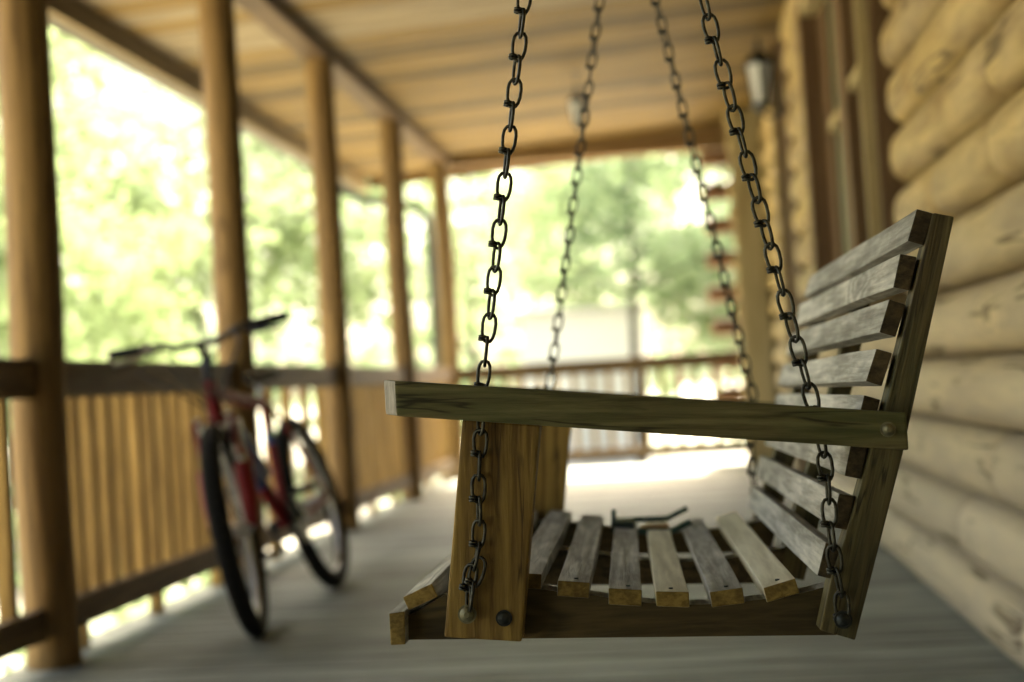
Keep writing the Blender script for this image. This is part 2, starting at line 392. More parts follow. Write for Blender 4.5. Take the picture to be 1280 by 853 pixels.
eb = rb(); eb.prism([(PX+.073, 2.553), (.66, 2.520), (.66, cz(.66)-.004), (PX+.073, cz(PX+.073)-.004)], 11.53, 11.67); shift(eb); inroof(eb, 'end_beam', M['beam_x'], bevel=.005)
fa = rb(); fa.box((-2.665, -3.4, 2.475), (-2.625, 12.12, 2.61)); shift(fa); inroof(fa, 'fascia', wood('eave_fascia', (.20,.13,.055), (.34,.24,.11), 'y', 24, 14, vary=0), bevel=.004)
fa = rb(); fa.prism([(-2.62, cz(-2.62)-.09),(1.4, cz(1.4)-.09),(1.4, cz(1.4)+.08),(-2.62, cz(-2.62)+.08)], 12.125, 12.16); shift(fa); inroof(fa, 'fascia', M['beam_x'], bevel=.004)
gm_ = plain('dark_gutter_metal', (.03,.045,.035), .45, .2, .5)
gu = rb(); gu.prism([(-2.79,2.50),(-2.67,2.50),(-2.67,2.60),(-2.675,2.60),(-2.675,2.506),(-2.785,2.506),(-2.795,2.60),(-2.80,2.60)], -3.4, 12.12); shift(gu); inroof(gu, 'gutter', plain('brown_gutter', (.09,.065,.04), .5))
ds = MB(); ds.tube([(-2.73,11.25,2.50),(-2.72,11.27,2.42),(-2.55,11.5,2.34),(-2.15,11.7,2.26),(-2.06,11.78,2.16),(-2.05,11.79,1.9),(-2.05,11.79,.3),(-2.05,11.79,-.5),(-2.14,11.9,-.62)], .04, 12)
o = ds.build('downspout', gm_); tag(o, 'dark drainpipe curving in from the eave and down beside the corner post', 'drainpipe')

# ------------------------------------------------------------------ log cabin wall
cab = empty('log_cabin', (.9, 5, 0)); tag(cab, 'golden peeled-log cabin wall on the right with tall window and corner log ends', 'log cabin')
CO = Vector((.9, 5, 0))
def log(y0, y1, xc, z, rx, rz, mt, name='log', axis='y', n=26, endr=.075):
    mb = MB(); L_ = y1 - y0; ns = max(6, int(L_/.09)); vs_ = []
    seed = random.uniform(0, 90)
    ts = [0, .003, .012, .028, .05, .075] ; 
    ss = [y0 + a_ for a_ in ts] + [y0 + .075 + (L_-.15)*k/ns for k in range(1, ns)] + [y1 - a_ for a_ in reversed(ts)]
    for s_ in ss:
        e = min(s_ - y0, y1 - s_); f = 1.0
        if e < endr: f = .72 + .28*math.sqrt(max(0, 1-(1-e/endr)**2))
        for q in range(n):
            th = 2*math.pi*q/n
            ca, sa = math.cos(th), math.sin(th)
            d = 1 + .035*noise.noise(Vector((ca*1.3+seed, sa*1.3, s_*1.1))) + .02*noise.noise(Vector((ca*3+seed, sa*3, s_*5)))
            a_, c_ = xc + rx*math.copysign(abs(ca)**.8, ca)*f*d, z + rz*math.copysign(abs(sa)**.8, sa)*f*(1+(d-1)*.25)
            vs_.append((a_, s_, c_) if axis == 'y' else (s_, a_, c_))
    m_ = len(ss)
    fs = [(i*n+k, i*n+(k+1)%n, (i+1)*n+(k+1)%n, (i+1)*n+k) for i in range(m_-1) for k in range(n)]
    if axis == 'y': fs = [f_[::-1] for f_ in fs]
    mb.add(vs_, fs, 0, True)
    mb.add(vs_[:n], [tuple(range(n)) if axis=='y' else tuple(range(n))[::-1]], 0); mb.add(vs_[-n:], [tuple(range(n))[::-1] if axis=='y' else tuple(range(n))], 0)
    mb.v = [tuple(Vector(p) - CO) for p in mb.v]
    return mb.build(name, mt, cab)
joints = {0:[3.33], 1:[4.0], 2:[3.52], 3:[], 4:[4.45], 5:[], 6:[3.32,4.05], 7:[3.3], 8:[4.3], 9:[3.7], 10:[4.1], 11:[3.4], 12:[], 13:[]}
for k in range(15):
    z = .0785 + .187*k
    end_ = 8.46 if k < 5 else 4.76
    js = [-3.2] + [j_ - random.choice((4.4,5.1)) for j_ in joints.get(k, [])[:1]] + joints.get(k, []) + ([6.1, 8.46] if k == 2 else [5.38, 8.46] if k == 0 else [end_ + random.uniform(-.04,.04)])
    for a_, b_ in zip(js[:-1], js[1:]):
        log(a_+.006, b_-.006, .80, z, .10, .0925, M['log'])
    # wall beyond the door
    k >= 5 and log(7.12, 8.46 + random.uniform(-.02,.02), .80, z, .12, .0965, M['log']); log(9.78 + random.uniform(-.02,.02), 11.05, .80, z, .12, .0965, M['log'])
    # crossed corner logs
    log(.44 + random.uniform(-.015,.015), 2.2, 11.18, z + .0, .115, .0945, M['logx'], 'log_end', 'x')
for k in range(9):
    z = .54 + .27*(k-1)
    if z > 2.45: continue
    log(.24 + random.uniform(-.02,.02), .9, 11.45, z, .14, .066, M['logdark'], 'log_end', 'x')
cbd = MB(); cbd.box((.46,11.0,0),(.675,11.05,2.70)); cbd.v=[tuple(Vector(p)-CO) for p in cbd.v]; cbd.build('corner_board', M['trimlight'], cab, bevel=.004)
ck = MB()   # chinking behind the logs
ck.box((.80,-3.2,-.05),(.83,4.78,2.86)); ck.box((.80,4.78,-.05),(.83,7.1,.93)); ck.box((.79,7.1,-.05),(.83,11.05,2.86)); ck.v=[tuple(Vector(p)-CO) for p in ck.v]
ck.build('chinking', plain('brown_chinking', (.10,.065,.03), .9), cab)
inner = MB(); inner.box((3.1,-3.2,-.05),(3.15,11.1,2.86)); inner.box((.95,-3.25,-.05),(3.1,-3.2,2.86)); inner.box((.96,-3.2,-.06),(3.1,11.0,-.01)); inner.box((.70,4.80,2.50),(.96,7.10,2.86))
inner.v=[tuple(Vector(p)-CO) for p in inner.v]; inner.build('inner_wall', plain('inner_wall_wood', (.25,.18,.1), .8), cab)
for k in range(15):  # unseen dark end wall, added to block light from behind the camera
    log(-1.95, .70, -1.75, .0785 + .187*k, .12, .0965, M['logdark'], 'log', 'x')
# window
DO = Vector((.80, 6.0, 0))
door = empty('window', DO - CO); door.parent = cab
def dpart(name, mt, boxes, bevel=.003):
    mb = MB()
    for a_, b_ in boxes: mb.box(tuple(Vector(a_)-DO), tuple(Vector(b_)-DO))
    return mb.build(name, mt, door, bevel=bevel)
dpart('casing', M['trimlight'], [((.655,4.93,.955),(.70,4.962,2.5))])
dpart('frame', M['trimdark'], [((.703,4.90,.955),(.90,4.962,2.5))])
dpart('casing', M['trimdark'], [((.66,6.98,.955),(.90,7.10,2.5))])
dpart('head_casing', M['trimlight'], [((.67,4.965,2.42),(.90,6.975,2.5))])
dpart('frame', M['trimdark'], [((.75,4.965,.99),(.82,5.03,2.42)),((.75,6.70,.99),(.82,6.975,2.42)),((.70,5.72,.99),(.825,5.98,2.42)),((.75,5.03,.99),(.82,5.72,1.05)),((.75,5.98,.99),(.82,6.70,1.05))])
dpart('sill', M['trimlight'], [((.64,4.965,.955),(.90,6.975,.988))])
dpart('sash_bar', M['trimlight'], [((.715,5.035,1.80),(.82,5.715,1.85)),((.735,5.985,1.80),(.82,6.695,1.85))])
gl, t, b = mat('window_glass'); b.inputs['Base Color'].default_value = (.12,.15,.075,1); b.inputs['Roughness'].default_value = .35; b.inputs['Specular IOR Level'].default_value = .8
for y0, y1 in ((5.032,5.718),(5.982,6.698)): dpart('pane', gl, [((.768,y0,1.052),(.774,y1,1.798)),((.768,y0,1.852),(.774,y1,2.42))], 0)
tb = MB(); tb.box((.70,8.50,0),(.785,9.74,2.78)); tb.v=[tuple(Vector(p)-CO) for p in tb.v]; tb.build('trim_board', M['trimdark'], cab, bevel=.004)
tb = MB(); tb.box((.655,8.92,0),(.70,9.12,2.78)); tb.v=[tuple(Vector(p)-CO) for p in tb.v]; tb.build('corner_board', M['rail_y'], cab, bevel=.004)
# ------------------------------------------------------------------ lanterns
blk = plain('black_lamp_metal', (.012,.014,.013), .4, .3, .5)
milk, t, b = mat('milky_lamp_glass'); b.inputs['Base Color'].default_value = (.88,.88,.82,1); b.inputs['Roughness'].default_value = .25; b.inputs['Transmission Weight'].default_value = .15
def lantern(loc, s, label, wall=True):
    r = empty('lantern' if wall else 'hanging_lantern', loc); tag(r, label, 'lantern')
    g_ = MB(); n = 6
    def ring(rad, z): return [(rad*math.cos(2*math.pi*k/n+.5), rad*math.sin(2*math.pi*k/n+.5), z) for k in range(n)]
    def loft(mb, rings):
        b0 = []
        for rr, zz in rings: b0 += ring(rr, zz)
        mb.add(b0, [(i*n+k, i*n+(k+1)%n, (i+1)*n+(k+1)%n, (i+1)*n+k) for i in range(len(rings)-1) for k in range(n)])
        mb.add(b0[:n], [tuple(range(n))[::-1]]); mb.add(b0[-n:], [tuple(range(n))])
    loft(g_, [(.048*s,-.13*s),(.088*s,.10*s)]); g_.build('lamp_glass', milk, r)
    c_ = MB(); loft(c_, [(.10*s,.103*s),(.092*s,.125*s),(.05*s,.17*s),(.018*s,.185*s),(.016*s,.21*s),(.026*s,.225*s),(.012*s,.235*s),(.016*s,.25*s),(.005*s,.265*s)]); c_.build('cap', blk, r)
    c_ = MB(); loft(c_, [(.012*s,-.20*s),(.025*s,-.17*s),(.062*s,-.15*s),(.066*s,-.132*s)]); c_.build('base', blk, r)
    c_ = MB()
    for k in range(n):
        a0 = 2*math.pi*k/n+.5; c_.tube([(.057*s*math.cos(a0),.057*s*math.sin(a0),-.13*s),(.088*s*math.cos(a0),.088*s*math.sin(a0),.10*s)], .005*s, 6)
    c_.build('cage', blk, r)
    if wall:
        c_ = MB(); c_.box((.094*s,-.05*s,-.22*s),(.118*s,.05*s,-.02*s)); c_.build('back_plate', blk, r, bevel=.004)
        c_ = MB(); c_.tube([(.095*s,0,-.14*s),(.08*s,0,-.20*s),(.04*s,0,-.215*s),(0,0,-.19*s)], .011*s, 8); c_.build('bracket', blk, r)
    else:
        c_ = MB(); c_.tube([(0,0,.24*s),(0,0,.42*s)], .008*s, 8); c_.tube([(0,0,.40*s),(0,0,.42*s)], .05*s, 12); c_.build('stem', blk, r)
    return r
lantern((.562,8.62,2.45), 1.0, 'black wall lantern with milky glass mounted high on the log wall')
lantern((-.567,9.0,2.435), .62, 'small lantern hanging from the ceiling at the far end, seen past a swing chain', False)

# ------------------------------------------------------------------ porch swing
ys = ray(785, 489); zs = (Vector((0,0,1)) - ys*ys.z).normalized(); xs_ = ys.cross(zs).normalized()
SB = Matrix((xs_, ys, zs)).transposed()                # swing frame -> world
def uv(px, py, d):
    r_ = ray(px, py); k_ = d / r_.dot(ys); p = r_*k_
    return (p.dot(xs_), p.dot(zs))
D0, D1 = 1.572, 2.608
seat_o = Vector((uv(790, 795, 1.65)[0], (D0+D1)/2, uv(790, 795, 1.65)[1]))      # in swing frame
Wm = Matrix.Translation(CAM + SB @ seat_o) @ SB.to_4x4()
sw = empty('porch_swing', mat=Wm); tag(sw, 'weathered wooden slat porch swing hanging on four dark chains above the deck', 'porch swing')
def sbuild(mb, name, mats, bevel=.0018, **k):
    mb.v = [tuple(Vector(p) - seat_o) for p in mb.v]
    o = mb.build(name, mats, sw, bevel=bevel, **k); return o
def poly(pts, d): return [uv(px, py, d) for px, py in pts]
def centre_prism(pl, d0, d1, name, mats, cap=1, bevel=.0018, seg=1, ang=0):
    """prism with its own origin and tilt (about y) so that its grain runs along the board"""
    mb = MB(); mb.prism(pl, d0, d1, 0, cap, seg)
    mb.v = [tuple(Vector(p) - seat_o) for p in mb.v]
    n_ = len(mb.v); c = sum((Vector(p) for p in mb.v), Vector())/n_
    Rm = Matrix.Rotation(ang, 4, 'Y'); inv = Rm.inverted()
    mb.v = [tuple(inv @ (Vector(p) - c)) for p in mb.v]
    o = mb.build(name, mats, sw, bevel=bevel); o.location = c; o.rotation_euler = (0, ang, 0)
    return o
sides = [(lambda d: d, 'near'), (lambda d: D0 + D1 - d, 'far')]
arm_px = [(476,475),(1133,516),(1133,563),(477,519)]
for f_, _n in sides:
    P4 = poly(arm_px, D0)
    # arm: plan with a clipped outer front corner
    a0, a1 = P4[0], P4[1]; b0, b1 = P4[3], P4[2]
    clip = uv(493, 476, D0)[0]; ax0 = a0[0]+.004
    da, db_ = f_(D0), f_(D0+.089); dc = f_(D0+.03)
    def topz(u): return a0[1] + (a1[1]-a0[1])*(u-a0[0])/(a1[0]-a0[0])
    def botz(u): return b0[1] + (b1[1]-b0[1])*(u-b0[0])/(b1[0]-b0[0])
    plan = [(clip, da), (a1[0], da), (a1[0], db_), (ax0-.006, db_), (ax0-.006, dc)]
    mb = MB(); n = len(plan)
    vs_ = [(u, d_, botz(u)) for u, d_ in plan] + [(u, d_, topz(u)) for u, d_ in plan]
    fl_ = (lambda f: f) if f_(0) == 0 else (lambda f: f[::-1])
    mb.add(vs_, [fl_(tuple(range(n))[::-1]), fl_(tuple(range(n, 2*n)))] + [fl_((i,(i+1)%n,n+(i+1)%n,n+i)) for i in range(n)])
    mb.m[2+4] = 1; mb.m[2+3] = 1
    mb.v = [tuple(Vector(p) - seat_o) for p in mb.v]; c_ = sum((Vector(p) for p in mb.v), Vector())/len(mb.v)
    tl_ = Matrix.Rotation(R(3.9), 4, 'Y'); iv = tl_.inverted(); mb.v = [tuple(iv @ (Vector(p) - c_)) for p in mb.v]
    ao = mb.build('arm', [M['arm'], M['endgrey']], sw, bevel=.003); ao.location = c_; ao.rotation_euler = (0, R(3.9), 0)
    dl = 1.612
    centre_prism(poly([(578,524),(675,531),(652,803),(555,797)], dl), *sorted((f_(dl), f_(dl+.038))), 'leg', [M['leg'], M['leg']], bevel=.003, ang=R(3.2))
    bp_px = [(1167,266),(1193,271),(1139,519),(1129,566),(1069,801),(1060,798),(1025,788),(1038,727),(1054,679),(1073,619),(1088,563),(1106,512)]
    centre_prism(poly(bp_px, dl), *sorted((f_(dl), f_(dl+.038))), 'back_post', [M['backpost'], M['backpost']], bevel=.002, ang=R(15.5))
    rl_px = [(508,800),(1045,794),(1047,731),(1035,733),(1000,742),(965,748),(930,752),(895,755),(860,756),(825,755),(790,752),(765,748),(740,744),(700,740),(680,737),(600,733),(562,741),(545,750),(522,764),(509,770)]
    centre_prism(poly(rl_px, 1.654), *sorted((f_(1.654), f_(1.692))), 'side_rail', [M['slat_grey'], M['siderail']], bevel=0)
# middle support under the slats and middle back post
dm = (D0+D1)/2
centre_prism(poly([(515,795),(1045,790),(1047,731),(1035,733),(1000,742),(965,748),(930,752),(895,755),(860,756),(825,755),(790,752),(765,748),(740,744),(700,740),(680,737),(600,733),(562,741),(545,750),(522,764),(516,770)], 1.654), dm-.019, dm+.019, 'middle_rail', [M['slat_grey'], M['darkend_and_shade']], bevel=0)  # side faces coloured dark to paint in the shade under the slats
centre_prism(poly([(1167,276),(1190,280),(1139,519),(1129,566),(1069,795),(1026,785),(1054,679),(1073,619),(1106,512)], 1.612), dm-.019, dm+.019, 'middle_post', [M['backpost'], M['backpost']], ang=R(15.5))
# front apron
centre_prism(poly([(486,767),(506,764),(507,806),(488,807)], 1.63), 1.63, D0+D1-1.63, 'front_apron', [M['slat_grey'], M['endgrain']])
# seat slats
S = [((503,746),(542,728),-1), ((571,722),(611,717),0), ((637,716),(679,718),0), ((697,725),(738,728),0), ((761,735),(802,737),0),
     ((820,739),(862,739),1), ((886.5,739.5),(928,733.5),0), ((953.5,734),(993,722.5),1)]
def slat(pl, name, mats, d0, d1, bend=0):
    mb = MB(); seg = 14; n = 4
    area = sum(pl[i][0]*pl[(i+1)%n][1] - pl[(i+1)%n][0]*pl[i][1] for i in range(n))
    if area < 0: pl = pl[::-1]
    sd = random.uniform(0, 50); vs_ = []
    for k in range(seg+1):
        d = d0 + (d1-d0)*k/seg; s_ = k/seg
        for q, (x_, z_) in enumerate(pl):
            vs_.append((x_ + .0016*noise.noise(Vector((sd, s_*3, q*.3))), d, z_ + .0018*noise.noise(Vector((sd+9, s_*2.5, q*.5))) + bend*math.sin(math.pi*s_)))
    mb.add(vs_, [(k*n+i, k*n+(i+1)%n, (k+1)*n+(i+1)%n, (k+1)*n+i) for k in range(seg) for i in range(n)], 0)
    mb.add(vs_[:n], [tuple(range(n))[::-1]], 1); mb.add(vs_[-n:], [tuple(range(n))], 1)
    mb.v = [tuple(Vector(p) - seat_o) for p in mb.v]
    c = sum((Vector(p) for p in mb.v), Vector())/len(mb.v)
    return mb.build(name, mats, sw, bevel=.0016, off=c)
for i, (a_, b_, tone) in enumerate(S):
    dN = 1.650 if i in (0, 3, 4, 5, 6, 7) else 1.656
    A = Vector(uv(*a_, dN)); B = Vector(uv(*b_, dN)); dr = (B-A).normalized(); B = A + dr*.038
    nn = Vector((dr.y, -dr.x)); 
    if nn.y > 0: nn = -nn
    mt = M['slat_pale'] if tone == 1 else M['slat_grey']
    o = slat([tuple(A), tuple(B), tuple(B+nn*.0185), tuple(A+nn*.0185)], 'seat_slat', [mt, M['endgrain']], dN, D0+D1-dN + (.02 if i == 7 else 0))
    if i == 7: o['label'] = 'pale newer slat at the back of the seat'
    if i == 5: o['label'] = 'pale newer slat in the middle of the seat'
# back slats
BS = [((1146.5,261),(1134,305)),((1125.5,317),(1116,361)),((1111,374.5),(1098,417)),((1095,436),(1082,478)),((1080,494),(1069,537)),
      ((1064,553),(1055,597)),((1048,617),(1040,658)),((1032,678),(1022.5,719))]
for i, (a_, b_) in enumerate(BS):
    dN = 1.619
    A = Vector(uv(*a_, dN)); B = Vector(uv(*b_, dN)); dr = (B-A).normalized(); B = A + dr*.0385
    nn = Vector((-dr.y, dr.x)) 
    if nn.x < 0: nn = -nn
    slat([tuple(A), tuple(B), tuple(B+nn*.0185), tuple(A+nn*.0185)], 'back_slat', [M['slat_grey'], M['darkend_and_shade']], dN + random.uniform(-.002,.002), D0+D1-dN)
# bolts
def bolt(px, py, d, r, mt, name='bolt', L_=.012, far=True):
    for s_ in ((1, -1) if far else (1,)):
        u, v = uv(px, py, d); dd = d if s_ == 1 else D0 + D1 - d
        mb = MB(); c = Vector((u, dd, v))
        prof = [(0,1),(.35*L_,.98),(.7*L_,.8),(L_,.35)]
        mb.tube([c - Vector((0, s_*a_, 0)) for a_, _ in prof], [r*q for _, q in prof], 16)
        mb.tube([c + Vector((0, s_*.001, 0)), c - Vector((0, s_*.0012, 0))], r*1.25, 18)
        sbuild(mb, name, mt, bevel=0)
bolt(1110, 537, D0-.0005, .0068, M['bolt'], L_=.007)
bolt(630, 773, 1.6115, .0075, M['boltdark'], L_=.004)
bolt(584, 768, 1.6, .0085, M['bolt'], L_=.007)
bolt(1054, 775, 1.6, .008, M['boltdark'], L_=.006)
for i, (a_, b_) in enumerate(BS):
    # dark screw heads at the near end of each back slat
    mx_, my_ = (a_[0]+b_[0])/2 - .4, (a_[1]+b_[1])/2
    u, v = uv(mx_, my_, 1.636); dr = (Vector(uv(*b_, 1.636)) - Vector(uv(*a_, 1.636))).normalized(); nn = Vector((dr.y, -dr.x))
    if nn.x > 0: nn = -nn
    for dd in (1.636 + random.uniform(-.003,.003), D0+D1-1.636):
        c = Vector((u, dd, v)) + Vector((dr.x, 0, dr.y))*random.uniform(-.006,.006); nv = Vector((nn.x, 0, nn.y))
        mb = MB(); mb.tube([c - nv*.002, c + nv*.0012], .0028, 10); sbuild(mb, 'screw', M['boltdark'], bevel=0)
for a_, b_, _t in S[3:]:
    u, v = uv((a_[0]+b_[0])/2, (a_[1]+b_[1])/2, 1.65)
    mb = MB(); c = Vector((u + random.uniform(-.004,.004), 1.672, v)); mb.tube([c - Vector((0,0,.003)), c + Vector((0,0,.001))], .0026, 10); sbuild(mb, 'screw', M['boltdark'], bevel=0)
# chains
def link(mb, c, t, side, pitch, w, r, knot):
    """one wire link centred at c, long axis t, flat in the plane of t and side"""
    hl = pitch/2 + r*1.5; hw = w/2; pts = []; n = 14
    for k in range(n):
        th = 2*math.pi*k/n
        ca, sa = math.cos(th), math.sin(th)
        yy = math.copysign(abs(ca)**.8, ca)*hl; xx = math.copysign(abs(sa)**.85, sa)*hw*(1-.14*ca)
        pts.append(c + t*yy + side*xx)
    mb.tube(pts, r, 6, 0, closed=True)
    if knot:     # the wire is wrapped round itself at one end
        q = c + t*(hl*.74) - side*hw*.78
        nrm = t.cross(side)
        for o_ in (-.35, .35):
            rp = [q + t*r*1.5*o_*1.8 + (side*math.cos(a_) *1.8+ nrm*math.sin(a_)*1.8)*r for a_ in [2*math.pi*j/8 for j in range(8)]]
            mb.tube(rp, r*.95, 5, 0, closed=True)
        mb.tube([q - side*r*2.3 + t*r*.3, q - side*r*.6, q + side*r*1.4 + t*r*.8], [r*.8, r*1.25, r*.9], 6, 0)
def chain(pts, name='chain', pitch=.0268, w=.0152, r=.0020, twist=.5):
    pts = [Vector(p) for p in pts]
    # resample
    seg = [(pts[i+1]-pts[i]).length for i in range(len(pts)-1)]; tot = sum(seg)
    n = max(2, int(round(tot/pitch))); p_ = tot/n
    def at(s_):
        for i, l_ in enumerate(seg):
            if s_ <= l_ or i == len(seg)-1: return pts[i] + (pts[i+1]-pts[i])*(s_/l_), (pts[i+1]-pts[i]).normalized()
            s_ -= l_
    mb = MB()
    for k in range(n):
        c, t_ = at(p_*(k+.5))
        t_ = (at(p_*min(n, k+1))[0] - at(p_*k)[0]).normalized()
        ref = Vector((0,1,0)); s0 = t_.cross(ref).normalized(); s1 = t_.cross(s0).normalized()
        a_ = (.18 if k % 2 == 0 else math.pi/2 - .34) + random.uniform(-.26,.26)
        sd = s0*math.cos(a_) + s1*math.sin(a_)
        link(mb, c, t_, sd, p_, w, r, k % 2 == 0)
    mb.v = [tuple(Vector(p) - seat_o) for p in mb.v]
    return mb.build(name, M['iron'], sw)
def P3(px, py, d): u, v = uv(px, py, d); return Vector((u, d, v))
dc = 1.598; dfc = D0 + D1 - dc
hn = P3(719, -591, dc); hf = P3(774, -186, dfc)
fa_, ra_ = P3(603, 484, dc), P3(1018, 512, dc)
ffa, rfa = P3(687, 486, dfc), P3(943, 500, dfc)
low_f = [(602,484),(601,520),(600,560),(598,610),(599,655),(596,695),(587,722),(585,766)]
low_r = [(1018,512),(1023,535),(1029,565),(1035,600),(1037,640),(1040,675),(1046,715),(1052,745),(1054,773)]
def low(pl, dd, base_d):
    out = []
    for i, (a_, b_) in enumerate(pl):
        u, v = uv(a_, b_, 1.600); out.append(Vector((u, dd(1.598 + .004*min(1, i/2)), v)))
    return out
ident = lambda d: d; far_ = lambda d: D0 + D1 - d
chain([P3(600,700,1.603), P3(592,730,1.600), P3(588,762,1.598)], w=.017); chain([hn, fa_]); chain(low(low_f, ident, 0)); chain([hn, ra_]); chain(low(low_r, ident, 0))
chain([hf, ffa]); chain(low(low_f, far_, 0)); chain([hf, rfa]); chain(low(low_r, far_, 0))
for h in (hn, hf):
    hw_ = CAM + SB @ h
    zc = cz(hw_.x) - .02
    topw = Vector((hw_.x, hw_.y, zc)); top = SB.transposed() @ (topw - CAM)
    chain([h, top], 'chain')
    mb = MB(); ring = [h + Vector((.02*math.cos(a_), 0, .02*math.sin(a_))) for a_ in [2*math.pi*j/16 for j in range(16)]]
    mb.tube(ring, .0035, 8, closed=True)
    mb.tube([top + Vector((0,0,.03)), top, top + Vector((.012,0,-.012)), top + Vector((0,0,-.024)), top + Vector((-.012,0,-.014))], .004, 8)
    sbuild(mb, 'hook', M['iron'], bevel=0)

# ------------------------------------------------------------------ metal bracket left on the seat
teal = plain('teal_enamel', (.035,.085,.065), .4, .3, .5, 60, .3)
cop = plain('copper_brown_strip', (.32,.17,.07), .5, .4, .4, 60, .3)
DB = 2.40
mb_c = P3(812, 656, DB); br = empty('garden_tool', mat=Matrix.Translation(CAM + SB @ mb_c) @ SB.to_4x4()); tag(br, 'small teal metal tool with two bent prongs lying on the far end of the seat', 'tool')
def bb(mb, name, mt): mb.v = [tuple(Vector(p) - mb_c) for p in mb.v]; return mb.build(name, mt, br)
def q3(px, py, dz=0, dd=0): p = P3(px, py, DB); return p + Vector((0, dd, dz))
p_ = MB(); p_.tube([q3(766,653,0,.03), q3(790,652,0,.03), q3(835,650,0,.03), q3(860,637,0,.03)], .0045, 8); bb(p_, 'prong', teal)
p_ = MB(); p_.tube([q3(766,662,0,-.02), q3(790,663,0,-.02), q3(838,663,0,-.02), q3(863,651,0,-.02)], .005, 8); bb(p_, 'prong', teal)
p_ = MB(); a_ = q3(764,650); b_ = q3(793,663); p_.box((a_.x, DB-.02, b_.z), (b_.x, DB+.03, a_.z-.002)); bb(p_, 'head', plain('dark_teal_paint', (.015,.03,.028), .5))
p_ = MB(); a_ = q3(800,658); b_ = q3(835,661); p_.box((a_.x, DB-.015, b_.z), (b_.x, DB+.025, a_.z)); bb(p_, 'strip', cop)
p_ = MB(); p_.tube([q3(767,655), q3(767,637)], [.0045,.0035], 8); bb(p_, 'pin', teal)

# ------------------------------------------------------------------ bicycle
red = plain('red_frame_paint', (.23,.008,.008), .5, .0, .3); rub = plain('black_rubber', (.012,.012,.012), .85, 0, .2)
alu = plain('brushed_aluminium', (.42,.42,.42), .35, .9); bla = plain('black_bike_part', (.014,.015,.018), .45, .1, .4)
blu = plain('blue_frame_decal', (.02,.05,.25), .4); silv = plain('silver_fork_crown', (.45,.45,.43), .35, .8)
fwd_b = R(180 + 1.0)       # bearing of the bike's nose (towards the camera)
base = Vector((-1.365, 5.33, .004))
Rb = Matrix.Translation(base) @ Matrix.Rotation(R(181), 4, 'Z') @ Matrix.Rotation(R(13.5), 4, 'Y')   # local +y forward, lean towards the railing
bk = empty('bicycle', mat=Rb); tag(bk, 'red mountain bicycle leaning on the side railing, front wheel towards us', 'bicycle')
WR = .335
def tb(pts, r, name, mt, parent=bk, n=10): 
    m_ = MB(); m_.tube(pts, r, n); return m_.build(name, mt, parent)
def wheel(name, c, M4=None):
    wl = empty(name, (0,0,0)); wl.parent = bk
    wl.matrix_local = (M4 if M4 else Matrix()) @ Matrix.Translation(c)
    def circ(rad, x=0, n=48): return [(x, rad*math.cos(2*math.pi*k/n), rad*math.sin(2*math.pi*k/n)) for k in range(n)]
    m_ = MB(); m_.tube(circ(WR-.031), .031, 10, closed=True)
    for k in range(60):
        a_ = 2*math.pi*k/60
        for sx in (-.012, .012):
            cc = Vector((sx, (WR-.001)*math.cos(a_), (WR-.001)*math.sin(a_))); tt = Vector((0,-math.sin(a_),math.cos(a_)))
            m_.tube([cc - tt*.008, cc + tt*.008], .0045, 4)
    m_.build('tyre', rub, wl)
    m_ = MB(); m_.tube(circ(WR-.058), .011, 8, closed=True); m_.build('rim', alu, wl)
    m_ = MB(); m_.tube([(-.05,0,0),(.05,0,0)], .018, 12); m_.tube([(-.06,0,0),(.06,0,0)], .007, 8); m_.build('hub', alu, wl)
    m_ = MB()
    for k in range(32):
        a_ = 2*math.pi*k/32; sx = .03 if k % 2 else -.03; a2 = a_ + (.5 if (k//2) % 2 else -.5)
        m_.tube([(sx, .018*math.cos(a2), .018*math.sin(a2)), (0, (WR-.06)*math.cos(a_), (WR-.06)*math.sin(a_))], .0014, 4)
    m_.build('spokes', alu, wl)
    return wl
WB = 1.03
rear = Vector((0, 0, WR)); front = Vector((0, WB, WR))
bbk = Vector((0, .43, .30)); st = Vector((0, .27, .76)); ht = Vector((0, .83, .80)); hb = Vector((0, .865, .695))
hc = ht + (ht-hb).normalized()*.115 + Vector((0,.075,.035))
m_ = MB(); m_.tube([bbk, st], .016, 12); m_.tube([st - (st-bbk)*.06, ht - Vector((0,-.003,.02))], .021, 12); m_.tube([bbk, hb + Vector((0,-.002,.015))], .026, 12); m_.tube([ht + Vector((0,-.003,.015)), hb - Vector((0,-.004,.012))], .023, 14)
for sx in (-1, 1):
    m_.tube([bbk + Vector((.02*sx,-.02,0)), (.045*sx,.25,.31), (.065*sx,0,WR)], .010, 8)
    m_.tube([st + Vector((.015*sx,-.01,-.04)), (.04*sx,.2,.62), (.065*sx,0,WR)], .008, 8)
m_.build('frame', red, bk)
m_ = MB(); m_.tube([bbk*.62 + hb*.38, bbk*.42 + hb*.58], .0275, 12); m_.build('decal', blu, bk)
m_ = MB(); m_.tube([bbk*.3+st*.7, bbk*.4+st*.6], .0178, 12); m_.build('decal', blu, bk)
for q_ in (-.13, -.05, .06, .14):
    m_ = MB(); m_.tube([hc + Vector((q_,-.005,.02)), hc + Vector((q_*1.3,.07,-.04)), ht + Vector((q_*.35,.06,-.03)), ht + Vector((q_*.2,-.06,-.09)), bbk.lerp(ht,.55) + Vector((q_*.12,.0,.03))], .0045, 6); m_.build('cable', bla, bk)
m_ = MB(); m_.tube([bbk.lerp(hb,.35) + Vector((0,-.03,.045)), bbk.lerp(hb,.75) + Vector((0,-.03,.045))], .035, 14); m_.build('bottle', blu, bk, bevel=0)
tb([st, st + (st-bbk).normalized()*.05], .0135, 'seat_post', alu)
sp_ = st + (st-bbk).normalized()*.05
m_ = MB()
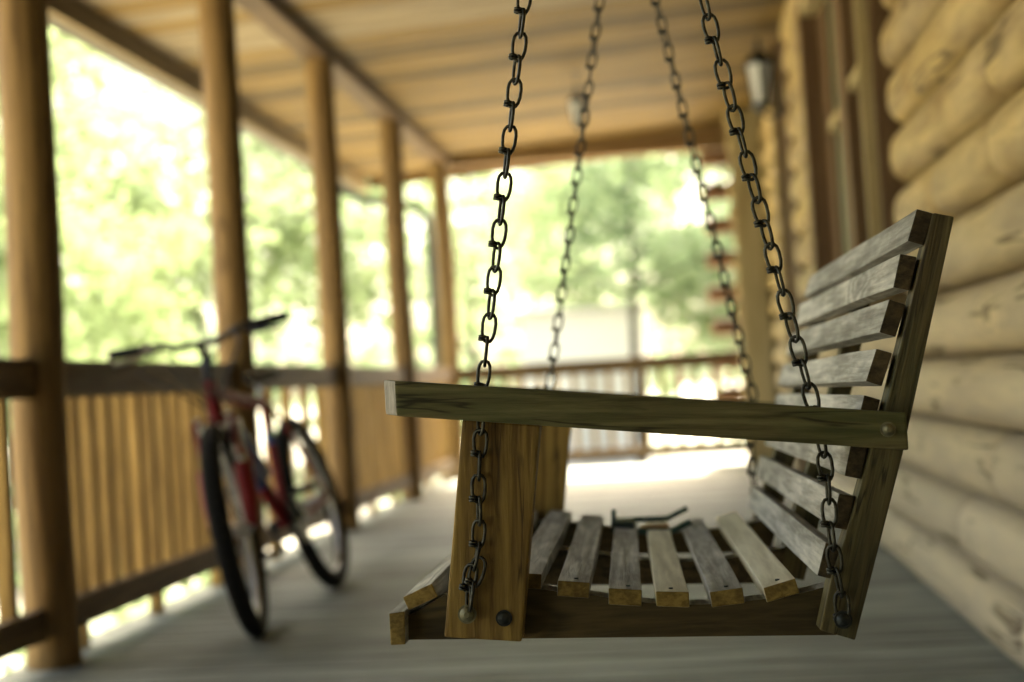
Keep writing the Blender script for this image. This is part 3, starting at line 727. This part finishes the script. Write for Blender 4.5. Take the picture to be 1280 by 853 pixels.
rings = [(-.15,.055,.02),(-.11,.07,.026),(-.04,.05,.026),(.04,.022,.022),(.11,.016,.016),(.13,.008,.01)]
vs_ = []; n = 12
for yy, wd, hh in rings: vs_ += [(wd*math.cos(2*math.pi*k/n), sp_.y + yy + .01, sp_.z + .025 + hh*math.sin(2*math.pi*k/n)) for k in range(n)]
m_.add(vs_, [(i*n+k, i*n+(k+1)%n, (i+1)*n+(k+1)%n, (i+1)*n+k) for i in range(len(rings)-1) for k in range(n)], 0, True); m_.add(vs_[:n], [tuple(range(n))]); m_.add(vs_[-n:], [tuple(range(n))[::-1]])
m_.build('saddle', bla, bk)
wheel('rear_wheel', rear)
# steering assembly
sax = (ht - hb).normalized(); ST = Matrix.Translation(hb) @ Matrix.Rotation(R(11), 4, sax) @ Matrix.Translation(-hb)
wheel('front_wheel', front, ST)
def stb(m_, name, mt): m_.xf(ST); return m_.build(name, mt, bk)
cr = Vector((0, .885, .655))
m_ = MB()
for sx in (-1, 1): m_.tube([cr + Vector((.055*sx, .01, -.01)), (.058*sx, .945, .50)], .015, 10)
stb(m_, 'fork_stanchion', silv)
for sx in (-1, 1):
    m_ = MB(); m_.tube([(.058*sx,.94,.53), (.06*sx,.985,.43), (.055*sx, WB, WR)], [.031,.030,.020], 10); stb(m_, 'fork_leg', red)
m_ = MB(); m_.tube([(-.06,.95,.56),(-.06,.965,.69),(.06,.965,.69),(.06,.95,.56)], .010, 8)
stb(m_, 'fork_brace', red)
m_ = MB(); m_.tube([cr + Vector((-.075,.01,0)), cr + Vector((.075,.01,0))], .022, 10); stb(m_, 'fork_crown', silv)
stm = ht + sax*.115
m_ = MB(); m_.tube([ht, stm + sax*.01], .016, 10); m_.tube([stm, stm + Vector((0,.075,.035))], .016, 10); stb(m_, 'stem', bla)
hc = stm + Vector((0,.075,.035))
m_ = MB(); m_.tube([hc + Vector((-.28,-.04,.03)), hc + Vector((-.12,-.01,.02)), hc + Vector((-.06,0,0)), hc + Vector((.06,0,0)), hc + Vector((.12,-.01,.02)), hc + Vector((.28,-.04,.03))], .012, 10); stb(m_, 'handlebar', bla)
for sx in (-1, 1):
    m_ = MB(); m_.tube([hc + Vector((.18*sx,-.025,.025)), hc + Vector((.295*sx,-.042,.031))], .018, 10); stb(m_, 'grip', rub)
    m_ = MB(); m_.tube([hc + Vector((.17*sx,.0,.01)), hc + Vector((.18*sx,.05,-.005)), hc + Vector((.27*sx,.065,-.01))], .007, 8); m_.tube([hc + Vector((.165*sx,-.03,.02)), hc + Vector((.165*sx,.03,.02))], .018, 10); stb(m_, 'brake_lever', alu if sx > 0 else bla)
m_ = MB(); m_.tube([hc + Vector((-.17,.03,.01)), hc + Vector((-.1,.12,.0)), hc + Vector((0,.11,-.12)), cr + Vector((.02,.04,.02)), cr+Vector((.03,.06,-.08))], .0035, 6); m_.tube([hc + Vector((.17,.03,.01)), hc + Vector((.08,.12,-.03)), hc + Vector((.0,.02,-.16)), (.0,.6,.7), (0,.3,.66)], .0035, 6); stb(m_, 'cable', bla)
for sx in (-1, 1):
    m_ = MB(); m_.tube([cr + Vector((.045*sx,.05,-.09)), cr + Vector((.05*sx,.055,.05))], .009, 8); stb(m_, 'brake_arm', alu)
m_ = MB(); m_.tube([bbk + Vector((-.055,0,0)), bbk + Vector((.055,0,0))], .02, 12)
def disc(m_, c, r, th, n=28): m_.tube([Vector(c) - Vector((th/2,0,0)), Vector(c) + Vector((th/2,0,0))], r, n)
disc(m_, bbk + Vector((-.05,0,0)), .085, .006); disc(m_, bbk + Vector((-.042,0,0)), .06, .005); m_.build('chainring', bla, bk)
ca_ = R(35)
for sx, s2 in ((-1, 1), (1, -1)):
    e = bbk + Vector((.075*sx, s2*.17*math.cos(ca_), s2*.17*math.sin(ca_)))
    m_ = MB(); m_.tube([bbk + Vector((.06*sx,0,0)), e], .010, 8); m_.build('crank', bla, bk)
    m_ = MB(); m_.box((min(e.x+.01*sx, e.x+.10*sx), e.y-.045, e.z-.012), (max(e.x+.01*sx, e.x+.10*sx), e.y+.045, e.z+.012)); m_.build('pedal', bla, bk, bevel=.004)
m_ = MB(); 
for q in range(5): disc(m_, (-.035-.004*q, 0, WR), .055-.008*q, .002, 20)
m_.build('cassette', alu, bk)
m_ = MB(); m_.tube([bbk + Vector((-.05,0,.085)), (-.045,0,WR+.045)], .004, 6); m_.tube([bbk + Vector((-.05,0,-.085)), (-.045,.03,WR-.13)], .004, 6); m_.tube([(-.045,0,WR-.03),(-.05,.03,WR-.13)], .010, 6); m_.build('chain', bla, bk)

# ------------------------------------------------------------------ white shed across the clearing
shed = empty('shed', (-2.0, 30, -1.25)); tag(shed, 'plain white flat-roofed shed out in the sun beyond the end railing', 'shed')
wp = plain('white_siding', (.8,.8,.78), .7)
m_ = MB(); m_.box((-1.25,-1.2,0),(1.2,1.2,3.35)); m_.build('wall', wp, shed, bevel=.01)
m_ = MB(); m_.prism([(-1.35,3.353),(1.3,3.353),(1.3,3.44),(-1.35,3.46)], -1.35, 1.35); m_.build('roof', plain('pale_roof', (.6,.6,.58), .6), shed)
m_ = MB(); m_.box((-.2,-1.235,.1),(.65,-1.203,2.1)); d_ = m_.build('door', plain('pale_door', (.6,.6,.57), .6), shed)

# ------------------------------------------------------------------ trees
def leafmat(nm, c, tr):
    m, t, b = mat(nm); N = t.nodes.new; L = t.links.new
    out = t.nodes['Material Output']
    oi = N('ShaderNodeNewGeometry'); hs = N('ShaderNodeHueSaturation'); hs.inputs['Color'].default_value = (*c, 1)
    mr = N('ShaderNodeMapRange'); mr.inputs[3].default_value = .6; mr.inputs[4].default_value = 1.35; L(oi.outputs['Random Per Island'], mr.inputs[0]); L(mr.outputs[0], hs.inputs['Value'])
    mh = N('ShaderNodeMapRange'); mh.inputs[3].default_value = .475; mh.inputs[4].default_value = .52; L(oi.outputs['Random Per Island'], mh.inputs[0]); L(mh.outputs[0], hs.inputs['Hue'])
    L(hs.outputs[0], b.inputs['Base Color']); b.inputs['Roughness'].default_value = .5
    tl = N('ShaderNodeBsdfTranslucent'); tl.inputs['Color'].default_value = (*tr, 1)
    mx = N('ShaderNodeMixShader'); mx.inputs[0].default_value = .5
    L(b.outputs[0], mx.inputs[1]); L(tl.outputs[0], mx.inputs[2]); L(mx.outputs[0], out.inputs['Surface'])
    return m
LF = [leafmat('leaf_yellow_green', (.09,.14,.04), (.31,.40,.19)), leafmat('leaf_green', (.08,.13,.035), (.28,.37,.19)), leafmat('leaf_blue_green', (.07,.12,.05), (.26,.35,.20))]
bark = plain('tree_bark', (.04,.032,.022), .95, 0, .2, 9, .4)
def tree_meshes(seed, H, cr, nclump, per, leaf):
    rg = random.Random(seed)
    tk = MB(); pts = [Vector((0,0,-.4))]; rs = [.03*H**.8*.6]
    ben = Vector((rg.uniform(-.4,.4), rg.uniform(-.4,.4), 0))
    for k in range(1, 9):
        s_ = k/8; pts.append(Vector((ben.x*s_*s_*H*.1 + rg.uniform(-.05,.05), ben.y*s_*s_*H*.1, H*.9*s_))); rs.append(rs[0]*(1-.85*s_))
    tk.tube(pts, rs, 10)
    tips = []
    for k in range(12):
        s_ = rg.uniform(.3,.95); p0 = pts[0].lerp(pts[-1], s_); a_ = k*2.4 + rg.uniform(-.4,.4)
        ln = cr*(1.1-.5*s_)*rg.uniform(.7,1.05)
        p1 = p0 + Vector((math.cos(a_)*ln*.5, math.sin(a_)*ln*.5, ln*.22)); p2 = p0 + Vector((math.cos(a_)*ln, math.sin(a_)*ln, ln*.35))
        r0 = rs[0]*(1-.85*s_)*.55; tk.tube([p0, p1, p2], [r0, r0*.6, r0*.2], 6); tips += [p1, p2, p1.lerp(p2,.5)]
        for q in range(2):
            p3 = p1 + Vector((rg.uniform(-1,1), rg.uniform(-1,1), rg.uniform(-.1,.8)))*ln*.4; tk.tube([p1, p3], [r0*.4, r0*.12], 5); tips.append(p3)
    tips.append(pts[-1])
    cw = MB()
    for c in range(nclump):
        tp = rg.choice(tips); ce = tp + Vector((rg.gauss(0,.22), rg.gauss(0,.22), rg.gauss(0,.22)))*cr*.55
        R0 = rg.uniform(.3,.75)*cr*.26
        for q in range(per):
            p = ce + Vector((rg.gauss(0,1), rg.gauss(0,1), rg.gauss(0,.6)))*R0*.6
            a = Vector((rg.gauss(0,1), rg.gauss(0,1), rg.gauss(0,.6))).normalized(); bvec = a.orthogonal().normalized()
            L_ = leaf*rg.uniform(.6,1.3); W_ = L_*.42
            cw.add([p, p + a*L_*.5 + bvec*W_, p + a*L_, p + a*L_*.5 - bvec*W_], [(0,1,2,3)])
    return tk, cw
protos = []
for i, (H, cr_, nc, per, lf) in enumerate([(11, 3.6, 260, 42, .135), (9, 3.2, 230, 42, .125), (13, 4.0, 290, 42, .145), (5.5, 2.6, 190, 42, .11)]):
    tk, cw = tree_meshes(100+i, H, cr_, nc, per, lf)
    r = empty('tree', (0,0,-50)); tk.build('trunk', bark, r); cw.build('crown', LF[i % 3], r); protos.append(r)
spots = [ # x, y, proto, scale, z-rotation, label
 (-8.6, 13.5, 0, 1.0, 0, 'leafy tree with a dark trunk, seen between the first and second posts'),
 (-11.5, 21, 1, 1.05, 1.1, 'bright tree behind the handlebar, above the side railing'),
 (-6.6, 19, 3, 1.1, 2.0, 'low bushy tree beyond the third post'),
 (-5.4, 22, 1, .95, 2.3, 'slender tree in the gap between the third and fourth posts'),
 (-9.5, 30, 2, .95, .6, 'tall tree farther back between the second and third posts'),
 (-.9, 26.5, 2, .72, 3.3, 'tree with a bare straight trunk right of the white shed'),
 (-4.6, 31, 0, .85, 4.2, 'green tree left of the white shed beyond the corner post'),
 (-14, 28, 0, 1.1, 5.0, 'pale green tree far out past the leftmost post'),
 (-7.8, 9.2, 3, .8, 3.7, 'small leafy tree low at the left edge beside the nearest post'),
 (-2.2, 38, 1, 1.15, 1.7, 'distant tree rising behind the white shed'),
 (3.4, 36, 2, .9, .3, 'distant tree beside the corner log ends'),
 (-17, 40, 2, 1.15, 2.9, 'large hazy tree far beyond the second post'),
 (-10.5, 42, 1, 1.4, 4.9, 'distant tree behind the middle posts'),
 (1.6, 27, 3, 1.0, .9, 'low leafy tree seen past the corner log ends'),
 (-5.6, -3.0, 3, 1.3, 1.2, 'unseen bushy tree added left of and behind the camera to shade the porch'),  # unseen, added to cut the light coming from the camera side
 (-4.2, -6.5, 1, 1.0, .4, 'unseen tree added behind the camera beyond the porch end to block light'),  # second unseen tree, added to darken faces turned to the camera
 (1.4, 30, 1, 1.1, 2.2, 'leafy tree between the hanging lantern and the corner log ends, in the distance'),
 (-9.8, 17.5, 1, 1.15, 4.4, 'leafy tree high between the two leftmost posts'),
 (-6.0, 14.0, 3, .62, 5.2, 'small shrub-like tree under the bottom rail beyond the bicycle')]
for i, (x_, y_, p, s_, rz, lab) in enumerate(spots):
    used = protos[p].get('_used'); o = protos[p] if not used else copy_tree(protos[p]); protos[p]['_used'] = 1
    if '_used' in o and o is not protos[p]: del o['_used']
    o.location = (x_, y_, gz(x_, y_)); o.rotation_euler = (0,0,rz); o.scale = (s_,)*3
    tag(o, lab, 'tree', 'trees round the porch')
for p in protos:
    if '_used' in p: del p['_used']
# undergrowth beside the porch
rg = random.Random(5); ug = MB()
for c in range(900):
    x_ = -2.9 - rg.random()**1.6*9; y_ = rg.uniform(1, 24)
    if x_ > -4.9 and rg.random() < .85: continue
    if noise.noise(Vector((x_*.35, y_*.35, 4))) < -.02: continue
    hgt = rg.uniform(.12,.5)
    for q in range(14):
        p = Vector((x_ + rg.gauss(0,.2), y_ + rg.gauss(0,.2), gz(x_, y_) + abs(rg.gauss(0,1))*hgt*.6)); a = Vector((rg.gauss(0,1), rg.gauss(0,1), abs(rg.gauss(0,.8)))).normalized(); bv = a.orthogonal().normalized(); L_ = rg.uniform(.08,.17)
        ug.add([p, p + a*L_*.5 + bv*L_*.38, p + a*L_, p + a*L_*.5 - bv*L_*.38], [(0,1,2,3)])
tag(ug.build('undergrowth', LF[1]), 'loose green undergrowth on the gravel beside the porch', 'undergrowth', kind='stuff')
# far wood as one mass
rg = random.Random(3); fw = MB()
for c in range(560):
    a_ = rg.uniform(R(-62), R(24)); rad = rg.uniform(52, 74); ce = Vector((math.sin(a_)*rad, math.cos(a_)*rad, rg.uniform(-1.5, 1)+ (rg.random()**1.5)*11))
    for q in range(16):
        p = ce + Vector((rg.gauss(0,1.1), rg.gauss(0,1.1), rg.gauss(0,.9))); a = Vector((rg.gauss(0,1), rg.gauss(0,1), rg.gauss(0,.6))).normalized(); bv = a.orthogonal().normalized(); L_ = rg.uniform(.5,1.0)
        fw.add([p, p + a*L_*.5 + bv*L_*.42, p + a*L_, p + a*L_*.5 - bv*L_*.42], [(0,1,2,3)])
tag(fw.build('woods', LF[2]), 'pale green far-off woods closing the view all round', 'woods', kind='stuff')
